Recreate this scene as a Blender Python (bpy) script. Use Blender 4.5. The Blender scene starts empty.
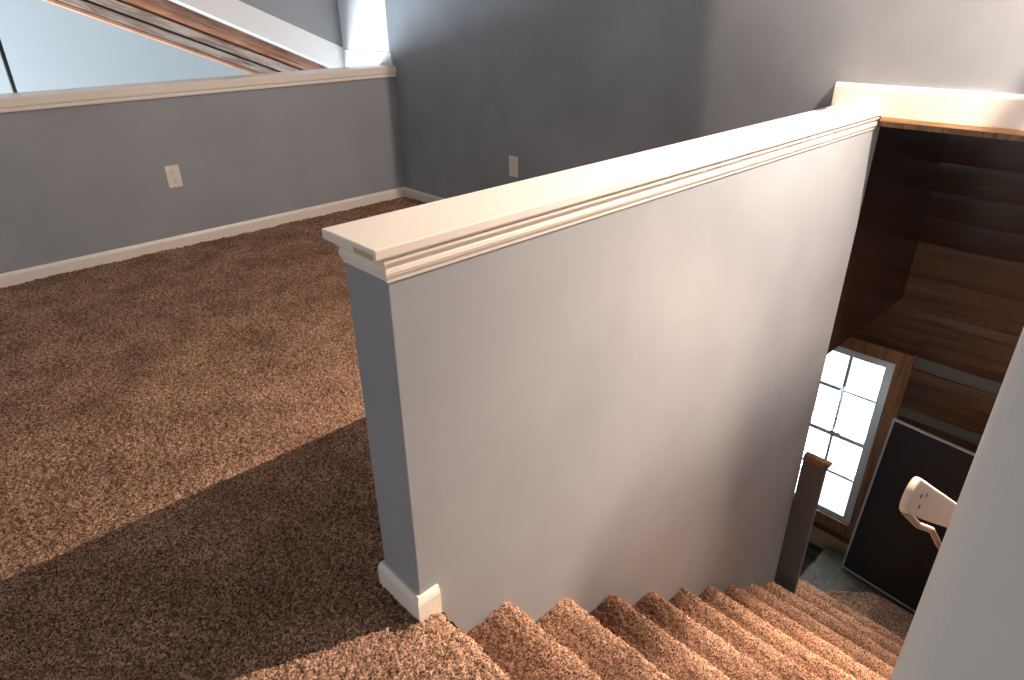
import bpy, bmesh, math
import numpy as np
from mathutils import Matrix, Vector

S = bpy.context.scene
COL = S.collection

# ------------------------------------------------------------------ camera
cam_d = bpy.data.cameras.new('camera')
cam = bpy.data.objects.new('camera', cam_d)
COL.objects.link(cam)
cam_d.sensor_width = 36.0
cam_d.lens = 661.62 * 36.0 / 1024.0
cam_d.clip_start = 0.02
RIGHT = Vector((0.72722, -0.68631, -0.01101))
DOWN = Vector((-0.31902, -0.32441, -0.89050))
FWD = Vector((0.60759, 0.65110, -0.45486))
FWD.normalize()
DOWN = (DOWN - FWD * DOWN.dot(FWD)).normalized()
RIGHT = DOWN.cross(FWD)
m = Matrix.Identity(4)
for i in range(3):
    m[i][0] = RIGHT[i]; m[i][1] = -DOWN[i]; m[i][2] = -FWD[i]
m[0][3], m[1][3], m[2][3] = -0.5944, -0.9673, 1.3148
cam.matrix_world = m
S.camera = cam

# ------------------------------------------------------------------ world, exposure, daylight
S.view_settings.view_transform = 'Standard'
S.view_settings.look = 'None'
S.view_settings.exposure = 0.0
S.view_settings.gamma = 1.0
S.view_settings.use_curve_mapping = False
W = bpy.data.worlds.new('sky'); S.world = W; W.use_nodes = True
bg = W.node_tree.nodes['Background']
bg.inputs[0].default_value = (0.86, 0.93, 1.0, 1); bg.inputs[1].default_value = 2.6


def area(name, loc, aim, sx, sy, power, col):
    d = bpy.data.lights.new(name, 'AREA'); d.shape = 'RECTANGLE'; d.size = sx; d.size_y = sy
    d.energy = power; d.color = col
    o = bpy.data.objects.new(name, d); COL.objects.link(o)
    o.location = loc
    o.rotation_euler = (Vector(aim) - Vector(loc)).to_track_quat('-Z', 'Y').to_euler()
    return o


# daylight through the windows of the great room beyond the knee wall
area('great_room_daylight', (-2.6, 5.3, -0.15), (2.2, 4.2, 0.9), 1.6, 1.3, 440, (0.80, 0.91, 1.0))
area('rear_fill_light', (-2.9, -0.7, 0.66), (0.0, -0.3, 0.62), 1.3, 0.7, 19, (0.88, 0.96, 1.0))  # unseen fill added behind the camera to lift the faces turned to it
area('lower_room_daylight', (2.55, 2.1, -1.15), (2.9, -0.3, -1.6), 0.8, 0.9, 3, (0.88, 0.94, 1.0))
area('stairwell_window_daylight', (3.37, 0.16, -1.10), (2.3, -0.45, -1.5), 0.5, 1.1, 20, (0.86, 0.94, 1.0))

LAMP = Vector((1.988, -0.75, 2.197))
lamp_d = bpy.data.lights.new('sconce_bulb_light', 'POINT')
lamp_d.energy = 255; lamp_d.color = (1.0, 0.79, 0.62); lamp_d.shadow_soft_size = 0.004
lamp = bpy.data.objects.new('sconce_bulb_light', lamp_d); COL.objects.link(lamp); lamp.location = LAMP

low_d = bpy.data.lights.new('nosing_fill_light', 'POINT')  # unseen warm light added to brighten the lower stairs
low_d.energy = 2.2; low_d.color = (1.0, 0.62, 0.36); low_d.shadow_soft_size = 0.02
low = bpy.data.objects.new('nosing_fill_light', low_d); COL.objects.link(low); low.location = (2.90, -0.83, -0.06)
lowb_d = bpy.data.lights.new('nosing_fill_beam', 'SPOT')  # added spot raking up the stairs so the nosings catch light
lowb_d.energy = 360; lowb_d.color = (1.0, 0.68, 0.46); lowb_d.shadow_soft_size = 0.02
lowb_d.spot_size = math.radians(90); lowb_d.spot_blend = 0.8
lowb = bpy.data.objects.new('nosing_fill_beam', lowb_d); COL.objects.link(lowb); lowb.location = (2.90, -0.83, -0.05)
lowb.rotation_euler = (Vector((0.80, -0.60, -0.62)) - lowb.location).to_track_quat('-Z', 'Y').to_euler()
# spot added at the bulb to brighten the stairs and the half wall
spot_d = bpy.data.lights.new('stair_fill_beam', 'SPOT')
spot_d.energy = 450; spot_d.color = (1.0, 0.80, 0.66); spot_d.shadow_soft_size = 0.004
spot_d.spot_size = math.radians(98); spot_d.spot_blend = 0.9
spot = bpy.data.objects.new('stair_fill_beam', spot_d); COL.objects.link(spot)
spot.location = LAMP; spot.rotation_euler = (Vector((0.85, -0.60, -0.9)) - LAMP).to_track_quat('-Z', 'Y').to_euler()

# ------------------------------------------------------------------ dimensions (metres)
X = 2.2365        # face of the tall wall
T = 0.1461        # half wall thickness
YK = 3.242        # face of the knee wall
HB = 0.075        # baseboard height
N1, RUN, RISE = 0.045, 0.243, 0.1706
YR = -0.90        # right wall of the stairs
XW = 3.25         # log wall at the foot of the stairs
CEIL = 2.7
LOW = -2.45


# ------------------------------------------------------------------ helpers
def tag(o, label=None, cat=None, group=None, kind=None):
    if label: o['label'] = label
    if cat: o['category'] = cat
    if group: o['group'] = group
    if kind: o['kind'] = kind
    return o


def link(name, me, mat, parent=None, smooth=False):
    o = bpy.data.objects.new(name, me); COL.objects.link(o)
    if mat is not None:
        for mm in (mat if isinstance(mat, (list, tuple)) else [mat]): me.materials.append(mm)
    if smooth:
        for p in me.polygons: p.use_smooth = True
    if parent: o.parent = parent
    return o


def empty(name, label, cat, loc=(0, 0, 0), group=None, kind=None):
    o = bpy.data.objects.new(name, None); COL.objects.link(o); o.location = loc
    o.empty_display_size = 0.05
    return tag(o, label, cat, group, kind)


def add_box(bm, a, b, M=None):
    vs = [bm.verts.new(((a, b)[i][0], (a, b)[j][1], (a, b)[k][2])) for i in (0, 1) for j in (0, 1) for k in (0, 1)]
    fs = [(0, 1, 3, 2), (4, 6, 7, 5), (0, 4, 5, 1), (2, 3, 7, 6), (0, 2, 6, 4), (1, 5, 7, 3)]
    out = [bm.faces.new([vs[i] for i in f]) for f in fs]
    if M is not None:
        for v in vs: v.co = M @ v.co
    return vs, out


def add_prism(bm, poly, d, M=None):
    """polygon of 3D points extruded by vector d"""
    d = Vector(d)
    a = [bm.verts.new(Vector(p)) for p in poly]
    b = [bm.verts.new(Vector(p) + d) for p in poly]
    n = len(a)
    bm.faces.new(a[::-1]); bm.faces.new(b)
    for i in range(n): bm.faces.new((a[i], a[(i + 1) % n], b[(i + 1) % n], b[i]))
    if M is not None:
        for v in a + b: v.co = M @ v.co
    return a + b


def add_cyl(bm, p, q, r, n=16, r2=None):
    p, q = Vector(p), Vector(q); r2 = r if r2 is None else r2
    z = (q - p).normalized(); x = z.orthogonal().normalized(); y = z.cross(x)
    ra = [bm.verts.new(p + (x * math.cos(t) + y * math.sin(t)) * r) for t in np.linspace(0, 2 * math.pi, n, endpoint=False)]
    rb = [bm.verts.new(q + (x * math.cos(t) + y * math.sin(t)) * r2) for t in np.linspace(0, 2 * math.pi, n, endpoint=False)]
    bm.faces.new(ra[::-1]); bm.faces.new(rb)
    for i in range(n): bm.faces.new((ra[i], ra[(i + 1) % n], rb[(i + 1) % n], rb[i]))


def add_sweep(bm, prof, path, closed_ends=True):
    """prof: list of (o, z) closed polygon; path(o) -> list of xy corners for offset o"""
    rings = None
    n = len(prof)
    for j, (o, z) in enumerate(prof):
        pts = path(o)
        if rings is None: rings = [[None] * n for _ in pts]
        for i, (px, py) in enumerate(pts): rings[i][j] = bm.verts.new((px, py, z))
    for i in range(len(rings) - 1):
        for j in range(n):
            k = (j + 1) % n
            bm.faces.new((rings[i][j], rings[i + 1][j], rings[i + 1][k], rings[i][k]))
    bm.faces.new(rings[0]); bm.faces.new(rings[-1][::-1])


def finish(bm, name, mat, parent=None, smooth=False, bevel=0.0, seg=2, world=True):
    bmesh.ops.recalc_face_normals(bm, faces=bm.faces[:])
    if bevel > 0:
        es = [e for e in bm.edges if e.is_manifold and e.calc_face_angle(0) > 0.5]
        bmesh.ops.bevel(bm, geom=es, offset=bevel, segments=seg, affect='EDGES', profile=0.5, clamp_overlap=True)
    me = bpy.data.meshes.new(name); bm.to_mesh(me); bm.free()
    o = link(name, me, mat, parent, smooth)
    if parent is not None and world:      # geometry was given in world coordinates
        base = Vector((0, 0, 0)); q = parent
        while q is not None: base += q.location; q = q.parent
        me.transform(Matrix.Translation(-base))
    return o


def box(name, a, b, mat, parent=None, bevel=0.0, kind=None):
    bm = bmesh.new(); add_box(bm, a, b)
    o = finish(bm, name, mat, parent, bevel=bevel)
    if kind: o['kind'] = kind
    return o


# ------------------------------------------------------------------ materials
def nt(name):
    M = bpy.data.materials.new(name); M.use_nodes = True
    t = M.node_tree; b = t.nodes['Principled BSDF']
    return M, t, b


def N(t, typ, **kw):
    n = t.nodes.new(typ)
    for k, v in kw.items():
        if k.startswith('i_'): n.inputs[k[2:].replace('_', ' ')].default_value = v
        else: setattr(n, k, v)
    return n


def ramp(t, stops):
    r = t.nodes.new('ShaderNodeValToRGB')
    e = r.color_ramp.elements
    while len(e) < len(stops): e.new(0.5)
    for el, (p, c) in zip(e, stops): el.position = p; el.color = (*c, 1)
    return r


def paint(name, col, rough=0.5, var=0.06, bump=0.02, scale=2.2):
    M, t, b = nt(name)
    tc = N(t, 'ShaderNodeTexCoord')
    n = N(t, 'ShaderNodeTexNoise', i_Scale=scale, i_Detail=4.0, i_Roughness=0.55)
    t.links.new(tc.outputs['Object'], n.inputs['Vector'])
    lo = tuple(c * (1 - var) for c in col); hi = tuple(min(1, c * (1 + var)) for c in col)
    r = ramp(t, [(0.35, lo), (0.65, hi)])
    t.links.new(n.outputs['Fac'], r.inputs['Fac']); t.links.new(r.outputs['Color'], b.inputs['Base Color'])
    b.inputs['Roughness'].default_value = rough
    n2 = N(t, 'ShaderNodeTexNoise', i_Scale=140.0, i_Detail=2.0)
    t.links.new(tc.outputs['Object'], n2.inputs['Vector'])
    bp = N(t, 'ShaderNodeBump', i_Strength=bump, i_Distance=0.01)
    t.links.new(n2.outputs['Fac'], bp.inputs['Height']); t.links.new(bp.outputs['Normal'], b.inputs['Normal'])
    return M


def wood(name, dark, light, axis='Y', scale=6.0, stretch=14.0, rough=0.45, bump=0.25, knots=True):
    M, t, b = nt(name)
    tc = N(t, 'ShaderNodeTexCoord'); mp = N(t, 'ShaderNodeMapping')
    s = {'X': (1, stretch, stretch), 'Y': (stretch, 1, stretch), 'Z': (stretch, stretch, 1)}[axis]
    mp.inputs['Scale'].default_value = s
    t.links.new(tc.outputs['Object'], mp.inputs['Vector'])
    n = N(t, 'ShaderNodeTexNoise', i_Scale=scale * 0.35, i_Detail=7.0, i_Roughness=0.62, i_Distortion=0.8)
    t.links.new(mp.outputs['Vector'], n.inputs['Vector'])
    r = ramp(t, [(0.32, dark), (0.5, tuple((a + c) / 2 for a, c in zip(dark, light))), (0.72, light)])
    t.links.new(n.outputs['Fac'], r.inputs['Fac'])
    last = r.outputs['Color']
    n3 = N(t, 'ShaderNodeTexNoise', i_Scale=2.3, i_Detail=3.0)
    t.links.new(tc.outputs['Object'], n3.inputs['Vector'])
    mx = N(t, 'ShaderNodeMix', data_type='RGBA', blend_type='MULTIPLY')
    mx.inputs['Factor'].default_value = 0.55
    r3 = ramp(t, [(0.3, (0.45, 0.42, 0.4)), (0.7, (1, 1, 1))])
    t.links.new(n3.outputs['Fac'], r3.inputs['Fac'])
    t.links.new(last, mx.inputs[6]); t.links.new(r3.outputs['Color'], mx.inputs[7]); last = mx.outputs[2]
    t.links.new(last, b.inputs['Base Color'])
    b.inputs['Roughness'].default_value = rough
    bp = N(t, 'ShaderNodeBump', i_Strength=bump, i_Distance=0.004)
    t.links.new(n.outputs['Fac'], bp.inputs['Height']); t.links.new(bp.outputs['Normal'], b.inputs['Normal'])
    return M


def plain(name, col, rough=0.5, metal=0.0, spec=0.5):
    M, t, b = nt(name)
    tc = N(t, 'ShaderNodeTexCoord')
    n = N(t, 'ShaderNodeTexNoise', i_Scale=30.0, i_Detail=3.0)
    t.links.new(tc.outputs['Object'], n.inputs['Vector'])
    r = ramp(t, [(0.3, tuple(c * 0.95 for c in col)), (0.7, tuple(min(1, c * 1.05) for c in col))])
    t.links.new(n.outputs['Fac'], r.inputs['Fac']); t.links.new(r.outputs['Color'], b.inputs['Base Color'])
    b.inputs['Roughness'].default_value = rough; b.inputs['Metallic'].default_value = metal
    b.inputs['Specular IOR Level'].default_value = spec
    return M


def carpet(name, dark, mid, light, scale=260.0):
    M, t, b = nt(name)
    tc = N(t, 'ShaderNodeTexCoord')
    v = N(t, 'ShaderNodeTexVoronoi', i_Scale=scale)
    t.links.new(tc.outputs['Object'], v.inputs['Vector'])
    sep = N(t, 'ShaderNodeSeparateColor'); t.links.new(v.outputs['Color'], sep.inputs['Color'])
    r = ramp(t, [(0.0, dark), (0.45, mid), (0.95, light)])
    t.links.new(sep.outputs['Red'], r.inputs['Fac'])
    n = N(t, 'ShaderNodeTexNoise', i_Scale=4.5, i_Detail=5.0, i_Roughness=0.6)
    t.links.new(tc.outputs['Object'], n.inputs['Vector'])
    r2 = ramp(t, [(0.34, (0.60, 0.58, 0.57)), (0.62, (1, 1, 1))])
    t.links.new(n.outputs['Fac'], r2.inputs['Fac'])
    mx = N(t, 'ShaderNodeMix', data_type='RGBA', blend_type='MULTIPLY'); mx.inputs['Factor'].default_value = 1.0
    t.links.new(r.outputs['Color'], mx.inputs[6]); t.links.new(r2.outputs['Color'], mx.inputs[7])
    at = N(t, 'ShaderNodeAttribute', attribute_name='tread_shade')  # painted tread shade, multiplied into the carpet colour
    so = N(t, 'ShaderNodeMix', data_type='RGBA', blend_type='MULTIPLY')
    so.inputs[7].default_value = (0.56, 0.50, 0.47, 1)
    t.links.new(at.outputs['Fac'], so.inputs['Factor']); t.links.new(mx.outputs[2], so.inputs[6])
    t.links.new(so.outputs[2], b.inputs['Base Color'])
    b.inputs['Roughness'].default_value = 0.95; b.inputs['Specular IOR Level'].default_value = 0.1
    return M


GREY = (0.286, 0.309, 0.343)
M_grey = paint('grey_wall_paint', GREY, 0.55)
M_greyd = paint('slate_wall_paint', GREY, 0.38, var=0.09)
M_white = paint('white_trim_paint', (0.81, 0.745, 0.685), 0.32, var=0.02, bump=0.01)
M_rwall = paint('off_white_wall_paint', (0.76, 0.735, 0.70), 0.45, var=0.02)
M_post = paint('charcoal_paint', (0.095, 0.098, 0.102), 0.5)
M_bwhite = paint('white_trim_and_sunlit_wall', (0.86, 0.87, 0.88), 0.5, var=0.01, bump=0.01)
M_pale = paint('pale_blue_plaster', (0.50, 0.525, 0.535), 0.6, var=0.02, scale=0.8)
M_ceil = paint('ceiling_paint', (0.36, 0.35, 0.34), 0.8)
M_carpet = carpet('brown_carpet', (0.045, 0.027, 0.018), (0.235, 0.130, 0.083), (0.62, 0.392, 0.272), 300.0)
M_under = plain('carpet_backing', (0.22, 0.155, 0.115), 0.95)
M_logs = wood('dark_log_wood', (0.022, 0.010, 0.005), (0.125, 0.058, 0.022), 'Y', rough=0.40)
M_planks = wood('varnished_dark_planks', (0.009, 0.004, 0.0025), (0.036, 0.014, 0.009), 'Y', rough=0.24, bump=0.12)
M_chink = paint('grey_chinking', (0.10, 0.115, 0.105), 0.9, bump=0.3)
M_frame = wood('brown_window_wood', (0.10, 0.045, 0.018), (0.36, 0.19, 0.085), 'Z', rough=0.5)
M_oak = wood('raw_oak_edge', (0.45, 0.24, 0.10), (0.75, 0.48, 0.26), 'Y', rough=0.5)
M_tan = wood('tan_wood', (0.20, 0.13, 0.06), (0.42, 0.30, 0.16), 'Y', rough=0.6)
M_bare = wood('bare_pine', (0.42, 0.30, 0.15), (0.68, 0.52, 0.30), 'Y', rough=0.7)
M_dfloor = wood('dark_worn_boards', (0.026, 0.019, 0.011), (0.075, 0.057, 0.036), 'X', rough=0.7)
M_beam = wood('weathered_timber', (0.17, 0.105, 0.075), (0.80, 0.70, 0.62), 'X', scale=9, stretch=9, rough=0.8, bump=0.6)
M_beamo = wood('orange_timber', (0.40, 0.14, 0.06), (0.90, 0.52, 0.36), 'X', scale=9, stretch=9, rough=0.7, bump=0.5)
M_sash = paint('blue_grey_sash_paint', (0.54, 0.67, 0.73), 0.5, var=0.03)
M_black = plain('black_panel', (0.010, 0.010, 0.010), 0.5)
M_metal = plain('aluminium_edge', (0.62, 0.64, 0.68), 0.35, 0.6)
M_dmetal = plain('dark_iron', (0.012, 0.013, 0.018), 0.5, 0.3)
M_brass = plain('aged_brass', (0.42, 0.27, 0.14), 0.4, 0.6)
M_plastic = plain('ivory_plastic', (0.80, 0.74, 0.67), 0.35)
M_hole = plain('dark_slot', (0.02, 0.016, 0.014), 0.8)
M_rail = paint('cream_rail_paint', (0.80, 0.60, 0.46), 0.4, var=0.02)
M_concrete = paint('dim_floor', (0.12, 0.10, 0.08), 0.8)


def glass():
    M, t, b = nt('window_glass')
    b.inputs['Base Color'].default_value = (1, 1, 1, 1); b.inputs['Roughness'].default_value = 0.0
    b.inputs['Transmission Weight'].default_value = 1.0; b.inputs['IOR'].default_value = 1.02
    return M


M_glass = glass()

# ------------------------------------------------------------------ room shell
def struct(o): o['kind'] = 'structure'; return o


rng = np.random.default_rng(7)


def smooth_noise(h, w, cell, rng):
    """bilinear value noise on an h x w grid"""
    gh, gw = int(h / cell) + 3, int(w / cell) + 3
    g = rng.random((gh, gw))
    y = np.arange(h) / cell; x = np.arange(w) / cell
    yi = y.astype(int); xi = x.astype(int); fy = (y - yi)[:, None]; fx = (x - xi)[None, :]
    fy = fy * fy * (3 - 2 * fy); fx = fx * fx * (3 - 2 * fx)
    a = g[yi][:, xi]; b_ = g[yi][:, xi + 1]; c = g[yi + 1][:, xi]; d = g[yi + 1][:, xi + 1]
    return (a * (1 - fx) + b_ * fx) * (1 - fy) + (c * (1 - fx) + d * fx) * fy


def grid_mesh(name, P, mask=None):
    """P: (h, w, 3) vertex grid -> mesh"""
    h, w, _ = P.shape
    idx = np.arange(h * w).reshape(h, w)
    q = np.stack([idx[:-1, :-1], idx[:-1, 1:], idx[1:, 1:], idx[1:, :-1]], -1)
    if mask is not None:
        q = q[mask[:-1, :-1] & mask[:-1, 1:] & mask[1:, 1:] & mask[1:, :-1]]
    q = q.reshape(-1, 4)
    used = np.unique(q); remap = np.full(h * w, -1, np.int64); remap[used] = np.arange(len(used))
    q = remap[q]; V = P.reshape(-1, 3)[used]
    me = bpy.data.meshes.new(name)
    me.vertices.add(len(V)); me.vertices.foreach_set('co', V.astype(np.float32).ravel())
    me.loops.add(q.size); me.loops.foreach_set('vertex_index', q.astype(np.int32).ravel())
    me.polygons.add(len(q))
    me.polygons.foreach_set('loop_start', np.arange(0, q.size, 4, dtype=np.int32))
    me.update(calc_edges=True); me.validate()
    return me


# loft floor: carpet with a real pile, turned over the nose of the top step
CELL = 0.005
xs = np.arange(-1.35, X + 0.001, CELL); ys = np.arange(YR - 0.0, YK - 0.008, CELL)
h, w = len(ys), len(xs)
GX, GY = np.meshgrid(xs, ys)
pile = 0.55 * rng.random((h, w)) + 0.45 * smooth_noise(h, w, 2.3, rng)
zz = (pile - 0.5) * 0.017 + (smooth_noise(h, w, 14, rng) - 0.5) * 0.006 + (smooth_noise(h, w, 60, rng) - 0.5) * 0.006
NF, RN = N1 + 0.006, 0.030
jx, jy = (rng.random((h, w)) - .5) * 0.003, (rng.random((h, w)) - .5) * 0.003
P = np.stack([GX + jx, GY + jy, zz + 0.004], -1)
nose = (GX > NF - RN) & (GY < 0.001)
arc = RN * math.pi / 2
u = GX - (NF - RN)
th = np.clip(u / RN, 0, math.pi / 2); tail = np.clip(u - arc, 0, 1)
bx = NF - RN + (RN + zz) * np.sin(th) - 0.25 * tail
bz = 0.007 - RN + (RN + zz) * np.cos(th) - tail
P[..., 0] = np.where(nose, bx, P[..., 0]); P[..., 2] = np.where(nose, bz, P[..., 2])
keep = ~((u > arc + 0.035) & (GY < 0.004)) & ~((GX > 0.003) & (GY > -0.002) & (GY < T - 0.002))
me = grid_mesh('floor', P, keep)
floor = struct(link('floor', me, M_carpet, smooth=True))
bm = bmesh.new()
add_box(bm, (-3.0, -2.6, -0.14), (N1 - 0.03, YK, -0.010))
add_box(bm, (N1 - 0.03, T, -0.14), (X, YK, -0.010))
struct(finish(bm, 'floor_slab', M_under))

# tall wall: full height left of the half wall, hanging above the stairwell on the right
bm = bmesh.new()
poly = [(X, YR, 0.876), (X, T + .0005, 0.876), (X, T + .0005, -0.14), (X, 3.2895, -0.14), (X, 3.2895, CEIL), (X, YR, CEIL)]
add_prism(bm, poly, (0.12, 0, 0))
struct(finish(bm, 'wall_back', M_greyd))
# sunlit return of the same wall; the daylight is painted in as white
box('wall_back_return', (X, 3.290, -2.4), (X + 0.12, 4.05, CEIL), M_bwhite, kind='structure')
# knee wall on the left
box('wall_left', (-3.0, YK, -2.4), (X - 0.0005, YK + 0.14, 0.857), M_grey, kind='structure')
# right wall of the stairs with a rounded drywall corner
bm = bmesh.new()
r = 0.030
poly = [(r - r * math.sin(a), YR - r + r * math.cos(a), 0) for a in np.linspace(0, math.pi / 2, 9)]
poly = [(0.0495, YR, 0)] + poly + [(0.0, -1.05, 0), (0.0495, -1.05, 0)]
poly = [(a, b_, -2.4) for a, b_, _ in poly]
add_prism(bm, poly, (0, 0, CEIL + 2.4))
struct(finish(bm, 'trim_6', M_rwall))
box('wall_right', (0.05, -1.05, -2.4), (XW, YR, CEIL), M_grey, kind='structure')
# shell behind and around the camera
box('wall_rear', (-3.1, -2.7, -0.14), (-3.0, YK, CEIL), M_grey, kind='structure')
box('wall_side', (-3.0, -2.7, -0.14), (0.2, -2.6, CEIL), M_grey, kind='structure')
box('wall_side_return', (0.1, -2.6, -0.14), (0.2, -1.05, CEIL), M_grey, kind='structure')
box('ceiling', (-3.1, -2.7, CEIL), (XW + 0.2, 8.2, CEIL + 0.1), M_ceil, kind='structure')

# stairwell under the tall wall: plank-clad face of the loft floor, log wall, lower room
box('wall_stairwell', (2.2905, 0.002, -0.152), (XW, 0.03, 0.875), M_planks, kind='structure')
box('ceiling_lower', (2.3570, 0.03, -0.152), (XW, 2.2, -0.10), M_planks, kind='structure')
box('ceiling_stairwell', (2.3570, YR, 0.93), (XW, 0.0, 0.96), M_planks, kind='structure')
box('wall_lower_left', (1.2, 2.2, LOW), (XW, 2.3, -0.10), M_planks, kind='structure')
box('wall_lower_inner', (1.1, T, LOW), (1.2, 2.3, -0.14), M_planks, kind='structure')
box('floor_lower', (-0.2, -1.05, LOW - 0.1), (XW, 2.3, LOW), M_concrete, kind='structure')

# log wall: hewn logs with grey chinking below, varnished planks above; hole for the window
WY0, WY1, WZ0, WZ1 = -0.075, 0.52, -1.75, -0.525
bm = bmesh.new()


def wall_piece(y0, y1, z0, z1, depth, mi, bow=0.0):
    if z1 - z0 < 0.004 or y1 - y0 < 0.004: return
    n = 7
    prof = [(XW - depth - bow * math.sin(math.pi * i / (n - 1)) ** 0.6, z0 + (z1 - z0) * i / (n - 1)) for i in range(n)]
    fr = [bm.verts.new((a, y0, b_)) for a, b_ in prof] + [bm.verts.new((XW + 0.1, y0, z1)), bm.verts.new((XW + 0.1, y0, z0))]
    bk = [bm.verts.new((a, y1, b_)) for a, b_ in prof] + [bm.verts.new((XW + 0.1, y1, z1)), bm.verts.new((XW + 0.1, y1, z0))]
    fs = [bm.faces.new(fr), bm.faces.new(bk[::-1])]
    k = len(fr)
    for i in range(k): fs.append(bm.faces.new((fr[i], bk[i], bk[(i + 1) % k], fr[(i + 1) % k])))
    for f in fs: f.material_index = mi


def wall_row(z0, z1, depth, mi, bow=0.0):
    a, b_ = max(z0, WZ0), min(z1, WZ1)
    if a < b_:
        wall_piece(YR, WY0, z0, z1, depth, mi, bow)
        wall_piece(WY1, 2.2, z0, z1, depth, mi, bow)
        if z0 < a: wall_piece(WY0, WY1, z0, a, depth, mi, bow)
        if z1 > b_: wall_piece(WY0, WY1, b_, z1, depth, mi, bow)
    else:
        wall_piece(YR, 2.2, z0, z1, depth, mi, bow)


z = LOW
for z0, z1 in [(-2.45, -2.16), (-2.09, -1.80), (-1.74, -1.46), (-1.40, -1.14), (-1.08, -0.86), (-0.79, -0.545), (-0.465, -0.20)]:
    wall_row(z0, z1, 0.0, 0, 0.012)
for z0, z1 in [(-2.16, -2.09), (-1.80, -1.74), (-1.46, -1.40), (-1.14, -1.08), (-0.86, -0.79), (-0.545, -0.465)]:
    wall_row(z0, z1, -0.012, 2)
for z0, z1 in [(-0.197, -0.02), (-0.017, 0.165), (0.168, 0.30), (0.303, 0.43), (0.433, 0.575), (0.578, 0.73), (0.733, 0.93)]:
    wall_row(z0, z1, 0.0, 1 if z0 > 0.1 else 0, 0.002)
struct(finish(bm, 'wall_front', [M_logs, M_planks, M_chink]))

# ------------------------------------------------------------------ trims
# cap on the knee wall, with a small bead along its lower edge
prof = [(0, .857), (.016, .857), (.018, .862), (.018, .871), (.0165, .875), (.020, .880), (.022, .886), (.022, .921), (.018, .927), (-.17, .927), (-.17, .857)]
bm = bmesh.new()
add_sweep(bm, prof, lambda o: [(-2.99, YK - o), (X - 0.001, YK - o)])
tag(struct(finish(bm, 'trim_1', M_white)))
# baseboards
BB = [(0, -0.01), (.013, -0.01), (.013, HB - .018), (.010, HB - .008), (.006, HB), (0, HB)]
bm = bmesh.new(); add_sweep(bm, BB, lambda o: [(-2.99, YK - o), (X - o, YK - o)])
struct(finish(bm, 'baseboard_left', M_white))
bm = bmesh.new(); add_sweep(bm, BB, lambda o: [(X - o, YK - o), (X - o, T + 0.001)])
struct(finish(bm, 'baseboard_back', M_white))
# white skirt along the foot of the hanging wall and the oak edge under it
prof = [(0, .9155), (.018, .9155), (.018, 1.008), (.013, 1.019), (.006, 1.0225), (0, 1.0225)]
bm = bmesh.new(); add_sweep(bm, prof, lambda o: [(X - o, 0.175), (X - o, YR + 0.001)])
struct(finish(bm, 'trim_2', M_white))
box('trim_3', (X - 0.021, YR + 0.001, 0.897), (X - 0.0003, -0.019, 0.9152), M_oak, bevel=0.002, kind='structure')
box('trim_7', (X - 0.005, YR + 0.001, 0.8765), (X - 0.0003, -0.003, 0.8968), M_frame, kind='structure')

# ------------------------------------------------------------------ half wall along the stairs
hw = empty('half_wall', 'grey half wall with a white moulded cap running beside the carpeted stairs', 'half wall', (0, T / 2, 0), kind='thing')
bm = bmesh.new()
add_prism(bm, [(0, 0, -0.16), (0, 0, .900), (X - .001, 0, .900), (X - .001, 0, .872), (2.29, 0, .872), (2.29, 0, LOW), (0.0, 0, LOW)], (0, T, 0))
bmesh.ops.recalc_face_normals(bm, faces=bm.faces[:])
es = [e for e in bm.edges if abs(e.verts[0].co.x) < 1e-6 and abs(e.verts[1].co.x) < 1e-6 and abs(e.verts[0].co.z - e.verts[1].co.z) > 0.2]
bmesh.ops.bevel(bm, geom=es, offset=0.004, segments=3, affect='EDGES', profile=0.5)
finish(bm, 'wall_panel', M_grey, hw)
prof = [(0, .865), (.003, .865), (.004, .873), (.007, .877), (.009, .884), (.008, .891), (.006, .895), (.010, .900), (.013, .905), (.013, .910), (.010, .912), (.010, .917), (0, .917)]
bm = bmesh.new()
add_sweep(bm, prof, lambda o: [(X - .001, -o), (.003 - o * .9, -o), (.003 - o * .9, T + o), (X - .001, T + o)])
# the moulding closes over the wall top
finish(bm, 'crown_moulding', M_white, hw)
bm = bmesh.new(); add_box(bm, (-0.030, -0.0178, .917), (X - .019, T + .0178, .9377))
finish(bm, 'cap_board', M_white, hw, bevel=0.003)
bm = bmesh.new(); add_box(bm, (-0.0304, -0.013, .9185), (-0.0290, 0.050, .9290))
tag(finish(bm, 'bare_wood_patch', M_bare, hw), 'chipped bare wood on the end of the white cap')
bm = bmesh.new()
add_sweep(bm, BB, lambda o: [(0.052, -o), (-o, -o), (-o, T + o), (X - 0.014, T + o)])
finish(bm, 'baseboard', M_white, hw)

# ------------------------------------------------------------------ carpeted stairs
stairs = empty('staircase', 'carpeted staircase descending between the grey half wall and the right wall', 'stairs', (N1, YR / 2, 0))
YS = np.arange(YR, -0.0005, CELL)


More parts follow.
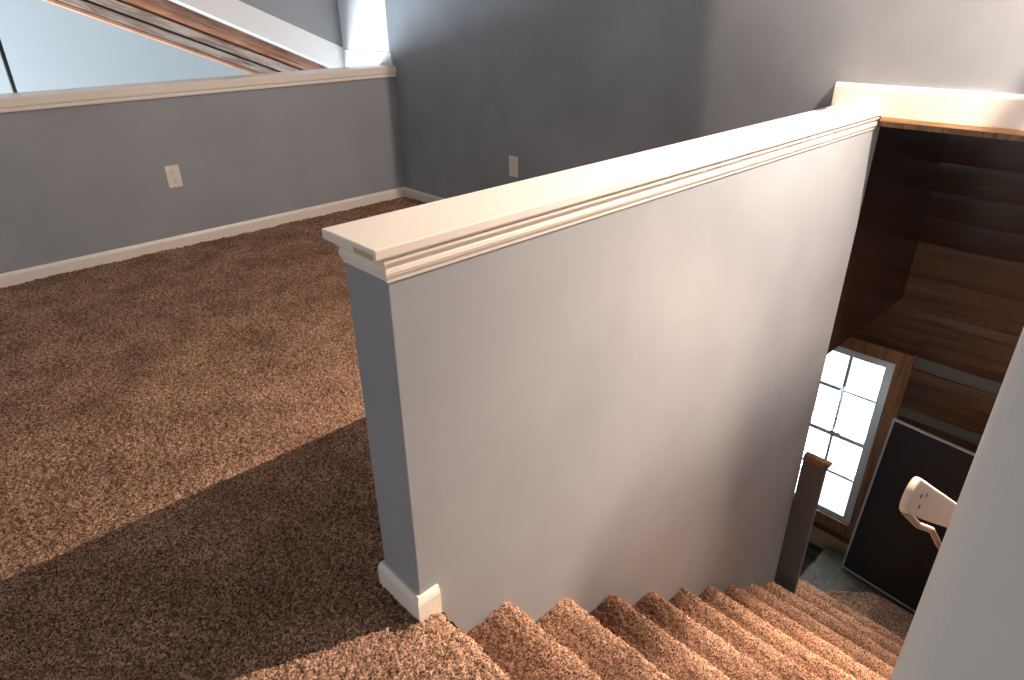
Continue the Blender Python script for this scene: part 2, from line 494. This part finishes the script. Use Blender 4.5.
def step_mesh(i, y1=0.0):
    x0, x1 = N1 + 0.006 + RUN * (i - 1), N1 + 0.006 + RUN * i
    zt, zb = 0.009 - RISE * (i - 1), 0.009 - RISE * i
    R_ = 0.030
    pts = [(x0 - 0.0, zt - 0.020), (x0 - 0.006, zt - 0.032), (x0 - 0.014, zt - 0.045), (x0 - 0.014, zb)]
    pts += [(x0 + 0.05, zb - 0.007), (x1 - 0.10, zb - 0.006), (x1 - R_ - 0.02, zb - 0.001)] + [(x1 - R_ + R_ * math.sin(a), zb - R_ + R_ * math.cos(a)) for a in np.linspace(0.2, math.pi / 2, 7)]
    pts += [(x1 - 0.006, zb - 0.044)]
    pts = np.array(pts)
    seg = np.hypot(*np.diff(pts, axis=0).T); s = np.concatenate([[0], np.cumsum(seg)])
    n = int(s[-1] / CELL) + 1
    u = np.linspace(0, s[-1], n)
    px, pz = np.interp(u, s, pts[:, 0]), np.interp(u, s, pts[:, 1])
    tx, tz = np.gradient(px), np.gradient(pz); L = np.hypot(tx, tz); nx, nz = -tz / L, tx / L
    yy = np.arange(YR + 0.004, y1 - 0.0005, CELL); hh = len(yy)
    p = 0.55 * rng.random((hh, n)) + 0.45 * smooth_noise(hh, n, 2.3, rng)
    d = (p - 0.5) * 0.016 + (smooth_noise(hh, n, 12, rng) - 0.5) * 0.006
    G = np.stack([px[None] + nx[None] * d, np.repeat(yy[:, None], n, 1) + 0 * d, pz[None] + nz[None] * d], -1)
    G[1:-1, :, 1] += (rng.random((hh - 2, n)) - 0.5) * 0.003
    # shade painted on the flat of the tread so the rounded nose looks lit
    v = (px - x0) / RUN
    tread_shade = np.clip((v - 0.0) / 0.12, 0, 1) * np.clip((0.86 - v) / 0.22, 0, 1)
    tread_shade = np.where(pz < zb - 0.012, 0.0, tread_shade)[None] * (0.75 + 0.5 * smooth_noise(hh, n, 20, rng))
    me = grid_mesh('step', G)
    me.attributes.new('tread_shade', 'FLOAT', 'POINT').data.foreach_set('value', np.clip(tread_shade, 0, 1).astype(np.float32).ravel())
    return me


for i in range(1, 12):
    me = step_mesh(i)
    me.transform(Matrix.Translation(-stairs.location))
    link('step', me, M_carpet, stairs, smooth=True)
# winder treads where the stairs turn left at the bottom
ZW1, ZW2 = -1.925, -1.960
winders = empty('winder_landing', 'dim winder treads turning at the bottom of the stairs under the black board', 'landing', (2.85, -0.3, LOW))


def tread(poly, z, th):
    """carpeted flat tread: fine grid clipped to a polygon, with sides"""
    pa = np.array(poly)
    bm = bmesh.new()
    add_prism(bm, [(x, y, z - th) for x, y in poly], (0, 0, th))
    bmesh.ops.recalc_face_normals(bm, faces=bm.faces[:])
    top = [e for e in bm.edges if all(abs(v.co.z - z) < 1e-5 for v in e.verts)]
    bmesh.ops.bevel(bm, geom=top, offset=0.015, segments=3, affect='EDGES', profile=0.5)
    bmesh.ops.triangulate(bm, faces=[f for f in bm.faces if len(f.verts) > 4])
    for _ in range(6):
        es = [e for e in bm.edges if e.calc_length() > 0.014]
        if not es: break
        bmesh.ops.subdivide_edges(bm, edges=es, cuts=1, use_grid_fill=True)
        bmesh.ops.triangulate(bm, faces=[f for f in bm.faces if len(f.verts) > 4])
    bm.normal_update()
    mv = [(v, v.normal.copy(), rng.random()) for v in bm.verts if v.co.z > z - 0.06]
    for v, n_, q in mv: v.co += n_ * (q - 0.5) * 0.010
    return bm


bm = tread([(2.740, YR + .004), (2.985, YR + .004), (2.985, -0.345), (2.790, -0.140), (2.740, -0.140)], ZW1, 0.10)
o = finish(bm, 'winder_tread', M_carpet, winders, smooth=True)
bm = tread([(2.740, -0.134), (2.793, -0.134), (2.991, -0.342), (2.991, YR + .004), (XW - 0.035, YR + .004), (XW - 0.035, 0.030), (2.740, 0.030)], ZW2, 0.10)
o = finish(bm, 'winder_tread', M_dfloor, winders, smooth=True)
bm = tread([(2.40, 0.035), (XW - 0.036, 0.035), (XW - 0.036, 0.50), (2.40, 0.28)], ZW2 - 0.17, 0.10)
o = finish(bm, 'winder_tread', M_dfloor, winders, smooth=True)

# short post closing the lower end of the half wall
post = empty('stair_post', 'short dark grey post with a wooden cap at the stair foot below the half wall', 'post', (2.315, -0.06, -1.70))
box('post_body', (2.293, -0.115, -1.695), (2.322, -0.0015, -0.742), M_post, post, bevel=0.003)
bm = bmesh.new()
add_box(bm, (2.287, -0.132, -0.725), (2.327, -0.0012, -0.708))
add_box(bm, (2.290, -0.123, -0.742), (2.325, -0.0012, -0.725))
finish(bm, 'post_cap', M_frame, post, bevel=0.003)

# ------------------------------------------------------------------ stairwell window
win = empty('window_1', None, None, (XW, 0.22, -1.14), kind='structure')
bm = bmesh.new()
fy0, fy1, fz0, fz1 = -0.145, 0.60, -1.83, -0.455
add_box(bm, (XW - 0.035, fy0, fz0), (XW + 0.06, WY0 + 0.012, fz1))
add_box(bm, (XW - 0.035, WY1 - 0.012, fz0), (XW + 0.06, fy1, fz1))
add_box(bm, (XW - 0.033, WY0 + 0.012, WZ1 - 0.012), (XW + 0.06, WY1 - 0.012, fz1))
add_box(bm, (XW - 0.033, WY0 + 0.012, fz0), (XW + 0.06, WY1 - 0.012, WZ0 + 0.012))
finish(bm, 'window_frame', M_frame, win, bevel=0.003)
bm = bmesh.new()
sy0, sy1 = -0.063, 0.508
add_box(bm, (XW - 0.012, sy0, -1.738), (XW + 0.035, sy0 + .052, -0.537))
add_box(bm, (XW - 0.012, sy1 - .052, -1.738), (XW + 0.035, sy1, -0.537))
for za, zb in ((-0.588, -0.537), (-1.738, -1.700), (-1.158, -1.128)):
    add_box(bm, (XW - 0.012, sy0 + .052, za), (XW + 0.035, sy1 - .052, zb))
finish(bm, 'sash', M_sash, win, bevel=0.002)
bm = bmesh.new()
for yc in (0.181, 0.365): add_box(bm, (XW - 0.004, yc - .0085, -1.70), (XW + 0.009, yc + .0085, -0.585))
for zc in (-0.829, -1.421): add_box(bm, (XW - 0.003, sy0 + .05, zc - .0085), (XW + 0.008, sy1 - .05, zc + .0085))
finish(bm, 'muntin', M_sash, win)
bm = bmesh.new(); add_box(bm, (XW - 0.022, 0.13, -1.128), (XW - 0.008, 0.19, -1.112)); add_box(bm, (XW - 0.03, 0.15, -1.120), (XW - 0.010, 0.162, -1.112))
finish(bm, 'sash_lock', M_metal, win)
bm = bmesh.new(); add_box(bm, (XW + 0.010, sy0 + .05, -1.70), (XW + 0.014, sy1 - .05, -0.585))
finish(bm, 'pane', M_glass, win)
# tan board at the foot of the log wall
bm = bmesh.new(); add_box(bm, (XW - 0.03, -0.40, -2.02), (XW - 0.013, 0.9, -1.885))
struct(finish(bm, 'baseboard_front', M_tan, bevel=0.004))

# ------------------------------------------------------------------ black board leaning by the window
A = Vector((3.085, -0.122, ZW2 + 0.016)); B = Vector((3.03, -0.60, ZW2 + 0.016))
Ct = Vector((3.205, -0.192, -0.860))
u = (B - A).normalized(); vdir = (Ct - A); hgt = vdir.length
vdir = (vdir - u * vdir.dot(u)).normalized(); nrm = u.cross(vdir).normalized()
if nrm.x > 0: nrm = -nrm
Mb = Matrix((( u.x, vdir.x, nrm.x, A.x), (u.y, vdir.y, nrm.y, A.y), (u.z, vdir.z, nrm.z, A.z), (0, 0, 0, 1)))
bd = empty('leaning_board', 'large black board with a thin silver edge leaning on the log wall beside the window', 'board', A)
wd, ht = 0.60, hgt
bm = bmesh.new(); add_box(bm, (0.008, 0.008, 0.002), (wd - .008, ht - .008, 0.012), Mb)
finish(bm, 'panel', M_black, bd)
bm = bmesh.new()
for a, b_ in (((0, 0, 0), (.011, ht, .017)), ((wd - .011, 0, 0), (wd, ht, .017)), ((.011, 0, 0), (wd - .011, .011, .017)), ((.011, ht - .011, 0), (wd - .011, ht, .017))):
    add_box(bm, a, b_, Mb)
finish(bm, 'edge_trim', M_metal, bd)

# ------------------------------------------------------------------ handrail on the right wall
ends = Vector((0.437, -0.791, 0.604)); dirn = Vector((RUN, 0, -RISE)).normalized(); upn = Vector((RISE, 0, RUN)).normalized()
hr = empty('handrail', 'cream painted handrail with a rounded end mounted on the right stair wall', 'handrail', ends)
hh_, ww_, Lr = 0.032, 0.006, 2.3
bm = bmesh.new()
out = [(hh_ + math.cos(a) * hh_, math.sin(a) * hh_) for a in np.linspace(math.pi / 2, 3 * math.pi / 2, 21)]
out = [(Lr, hh_)] + out + [(Lr, -hh_)]
add_prism(bm, [ends + dirn * a + upn * b_ + Vector((0, -ww_, 0)) for a, b_ in out], (0, 2 * ww_, 0))
rail = finish(bm, 'rail', M_rail, hr, bevel=0.005, seg=4)
for p in rail.data.polygons: p.use_smooth = len(p.vertices) < 8
for a, b_ in ((0.095, 0.006), (0.150, 0.012), (0.125, -0.012)):
    c = ends + dirn * a + upn * b_ + Vector((0, -ww_, 0))
    bm = bmesh.new(); add_cyl(bm, c + Vector((0, 0.004, 0)), c - Vector((0, 0.0008, 0)), 0.0042, 12)
    finish(bm, 'screw_hole', M_hole, hr)
bm = bmesh.new()
br = [Vector((0.47, -0.790, 0.545)), Vector((0.60, -0.795, 0.435)), Vector((0.74, -0.800, 0.335)), Vector((0.80, -0.812, 0.265)), Vector((0.82, -0.850, 0.215)), Vector((0.82, -0.892, 0.205))]
for p, q in zip(br, br[1:]): add_cyl(bm, p, q, 0.0065, 10)
add_cyl(bm, (0.82, -0.8985, 0.205), (0.82, -0.890, 0.205), 0.03, 18)
tag(finish(bm, 'bracket', M_brass, hr), 'brown metal bracket under the rail')

# ------------------------------------------------------------------ wall outlets
def outlet(label, M):
    """local frame: x across, y up, z out of the wall; origin at the plate centre"""
    base = M.translation
    e = empty('wall_outlet', label, 'outlet', base, 'duplex wall outlets')
    bm = bmesh.new(); add_box(bm, (-.0395, -.0635, 0), (.0395, .0635, .006), M)
    finish(bm, 'cover_plate', M_plastic, e, bevel=0.003)
    for s in (1, -1):
        bm = bmesh.new()
        pts = []
        for k in range(28):
            a = 2 * math.pi * k / 28
            pts.append((max(-.0165, min(.0165, .020 * math.cos(a))), .023 * s + max(-.0150, min(.0150, .020 * math.sin(a))), .0055))
        add_prism(bm, pts, (0, 0, .0028), M)
        so = finish(bm, 'socket', M_plastic, e)
        bm = bmesh.new()
        for dx, hgt_ in ((-.0065, .0045), (.0065, .0036)): add_box(bm, (dx - .0013, .023 * s + .004 - hgt_, .008), (dx + .0013, .023 * s + .004 + hgt_, .0087), M)
        add_cyl(bm, M @ Vector((0, .023 * s - .008, .008)), M @ Vector((0, .023 * s - .008, .0087)), .0026, 10)
        finish(bm, 'slots', M_hole, so)
    bm = bmesh.new(); add_cyl(bm, M @ Vector((0, 0, .0055)), M @ Vector((0, 0, .0075)), .003, 12)
    finish(bm, 'screw', M_metal, e)
    return e


# knee wall outlet faces -y
outlet('white duplex outlet on the grey knee wall below the white sill',
       Matrix(((1, 0, 0, 0.628), (0, 0, -1, YK), (0, 1, 0, 0.4230), (0, 0, 0, 1))))
# tall wall outlet faces -x
outlet('white duplex outlet on the tall dark grey wall just above the half wall cap',
       Matrix(((0, 0, -1, X), (-1, 0, 0, 2.030), (0, 1, 0, 0.4115), (0, 0, 0, 1))))

# ------------------------------------------------------------------ great room beyond the knee wall
# raked white board over the opening, grey wall above it
YB = 3.90
SLB = (1.351 - 0.900) / (1.078 - 2.102)
lo = lambda x: 0.900 + SLB * (x - 2.102)
SLT = (1.349 - 1.018) / (1.476 - 2.2365)
hi = lambda x: 1.018 + SLT * (x - 2.2365)
bm = bmesh.new()
add_prism(bm, [(-1.0, YB, lo(-1.0)), (X - .001, YB, lo(X)), (X - .001, YB, hi(X)), (-1.0, YB, hi(-1.0))], (0, 0.14, 0))
struct(finish(bm, 'trim_4', M_bwhite))
bm = bmesh.new()
add_prism(bm, [(-1.0, YB + .012, hi(-1.0)), (X - .001, YB + .012, hi(X)), (X - .001, YB + .012, CEIL), (-1.0, YB + .012, CEIL)], (0, 0.12, 0))
struct(finish(bm, 'wall_gable', M_grey))
# white skirt at the foot of the return
box('trim_5', (X - 0.014, YK + 0.012, 0.80), (X - 0.0005, YB - 0.001, 1.010), M_bwhite, kind='structure')
# weathered timber: three raked planks with dark joints
tb = empty('timber_beam', 'weathered brown timber beam of three planks sloping behind the white raked board', 'beam', (1.2, 4.2, 1.0))
SL = (0.886 - 1.357) / (1.548 - 0.410)


def raked(name, o0, o1, y, mat, parent, th=0.10):
    """plank between two offsets above the beam's lower edge line at y = 3.6"""
    xa, xb = -1.2, 2.20
    f = lambda x, o: 0.886 + SL * (x - 1.548) + o
    bm = bmesh.new()
    add_prism(bm, [(xa, y, f(xa, o0)), (xb, y, f(xb, o0)), (xb, y, f(xb, o1)), (xa, y, f(xa, o1))], (0, th, 0))
    o = finish(bm, name, mat, parent, bevel=0.006, world=False)
    ang = math.atan(SL)
    # own axes along the rake so the grain follows it
    T0 = Matrix.Translation((1.548, y, 0.886)) @ Matrix.Rotation(-ang, 4, 'Y')
    o.data.transform(T0.inverted())
    o.matrix_basis = Matrix.Translation(-parent.location) @ T0
    return o


raked('plank', 0.000, 0.022, 4.12, M_beamo, tb)
raked('plank', 0.026, 0.075, 4.10, M_beam, tb)
raked('plank', 0.089, 0.150, 4.10, M_beam, tb)
raked('plank', 0.168, 0.330, 4.12, M_beamo, tb)
bm = bmesh.new()
f = lambda x, o: 0.886 + SL * (x - 1.548) + o
add_prism(bm, [(-1.2, 4.15, f(-1.2, 0.01)), (2.20, 4.15, f(2.20, .01)), (2.20, 4.15, f(2.20, .30)), (-1.2, 4.15, f(-1.2, .30))], (0, 0.04, 0))
tag(finish(bm, 'backing_board', M_frame, tb), 'dark board showing in the joints')
# black pole in the great room
pl = empty('black_pole', 'thin black metal pole standing in the bright room beyond the knee wall', 'pole', (0.04, 3.62, -2.4))
bm = bmesh.new(); add_cyl(bm, (0.026, 3.62, -2.38), (0.062, 3.62, CEIL), 0.011, 14)
finish(bm, 'shaft', M_dmetal, pl, smooth=False)
bm = bmesh.new(); add_cyl(bm, (0.026, 3.62, -2.4), (0.026, 3.62, -2.38), 0.05, 20)
finish(bm, 'base_flange', M_dmetal, pl)
# shell of the great room
box('wall_far', (-3.2, 7.4, -2.4), (X + 2.0, 7.5, CEIL), M_pale, kind='structure')
box('wall_great_left', (-3.2, YK, -2.4), (-3.1, 7.4, CEIL), M_pale, kind='structure')
box('wall_great_right', (X + 1.9, 3.95, -2.4), (X + 2.0, 7.4, CEIL), M_pale, kind='structure')
box('wall_great_return', (X + 0.12, 3.85, -2.4), (X + 1.9, 3.95, CEIL), M_pale, kind='structure')
box('floor_great', (-3.2, YK, -2.5), (X + 2.0, 7.5, -2.4), M_tan, kind='structure')

# ------------------------------------------------------------------ wall sconce that lights the stairs
sc_ = empty('wall_sconce', 'small iron wall sconce with added light blockers on the tall wall over the stairs', 'wall lamp', (X, LAMP.y, 2.2))
bm = bmesh.new(); add_box(bm, (X - .012, LAMP.y - .05, 2.19), (X, LAMP.y + .05, 2.35))
finish(bm, 'backplate', M_dmetal, sc_, bevel=0.003)
bm = bmesh.new(); add_cyl(bm, (X - .01, LAMP.y, 2.297), (LAMP.x, LAMP.y, 2.297), 0.007, 10); add_cyl(bm, (LAMP.x, LAMP.y, 2.30), (LAMP.x, LAMP.y, 2.235), 0.016, 14)
finish(bm, 'arm', M_dmetal, sc_)
bm = bmesh.new(); add_box(bm, (LAMP.x - .055, LAMP.y + .0205, LAMP.z - .102), (LAMP.x + .020, LAMP.y + .0305, LAMP.z - .098))  # unseen strip added to shade the lower part of the half wall
add_cyl(bm, (X - .01, LAMP.y - .03, 2.22), (LAMP.x + .016, LAMP.y + .025, LAMP.z - .10), 0.003, 8)
finish(bm, 'lower_light_blocker', M_dmetal, sc_)
bm = bmesh.new(); add_box(bm, (LAMP.x + .020, LAMP.y + .448, 1.56), (LAMP.x + .0736, LAMP.y + .452, 2.65))  # unseen strip added to cut the bulb's light off the tall wall
add_cyl(bm, (X - .005, LAMP.y + .45, 2.45), (LAMP.x + .03, LAMP.y + .45, 2.45), 0.005, 8)
finish(bm, 'side_light_blocker', M_dmetal, sc_)


# unseen lamp added on the right wall to bring out the stair nosings
fl = empty('added_foot_lamp', 'unseen lamp added low on the right stair wall to light the nosings', 'wall lamp', (2.90, YR, 0.00))
bm = bmesh.new(); add_box(bm, (2.86, YR + .0005, -0.04), (2.94, YR + .012, 0.08))
finish(bm, 'backplate', M_dmetal, fl, bevel=0.003)
bm = bmesh.new(); add_cyl(bm, (2.90, YR + .012, 0.02), (2.90, -0.83, 0.02), 0.006, 10); add_cyl(bm, (2.90, -0.83, 0.03), (2.90, -0.83, -0.015), 0.015, 14)
finish(bm, 'arm', M_dmetal, fl)
bm = bmesh.new(); add_box(bm, (2.78, -0.772, -0.22), (2.92, -0.768, 0.10)); add_cyl(bm, (2.90, YR + .012, 0.05), (2.90, -0.771, 0.05), 0.004, 8)  # unseen plate added to block the foot light sideways
finish(bm, 'side_light_blocker', M_dmetal, fl)

bm = bmesh.new(); add_box(bm, (LAMP.x - .16, LAMP.y - .052, LAMP.z - .12), (LAMP.x + .12, LAMP.y - .048, LAMP.z + .16))  # unseen plate added to block the bulb's light toward the right wall
add_cyl(bm, (X - .01, LAMP.y - .04, 2.31), (LAMP.x + .10, LAMP.y - .05, 2.31), 0.004, 8)
finish(bm, 'rear_light_blocker', M_dmetal, sc_)
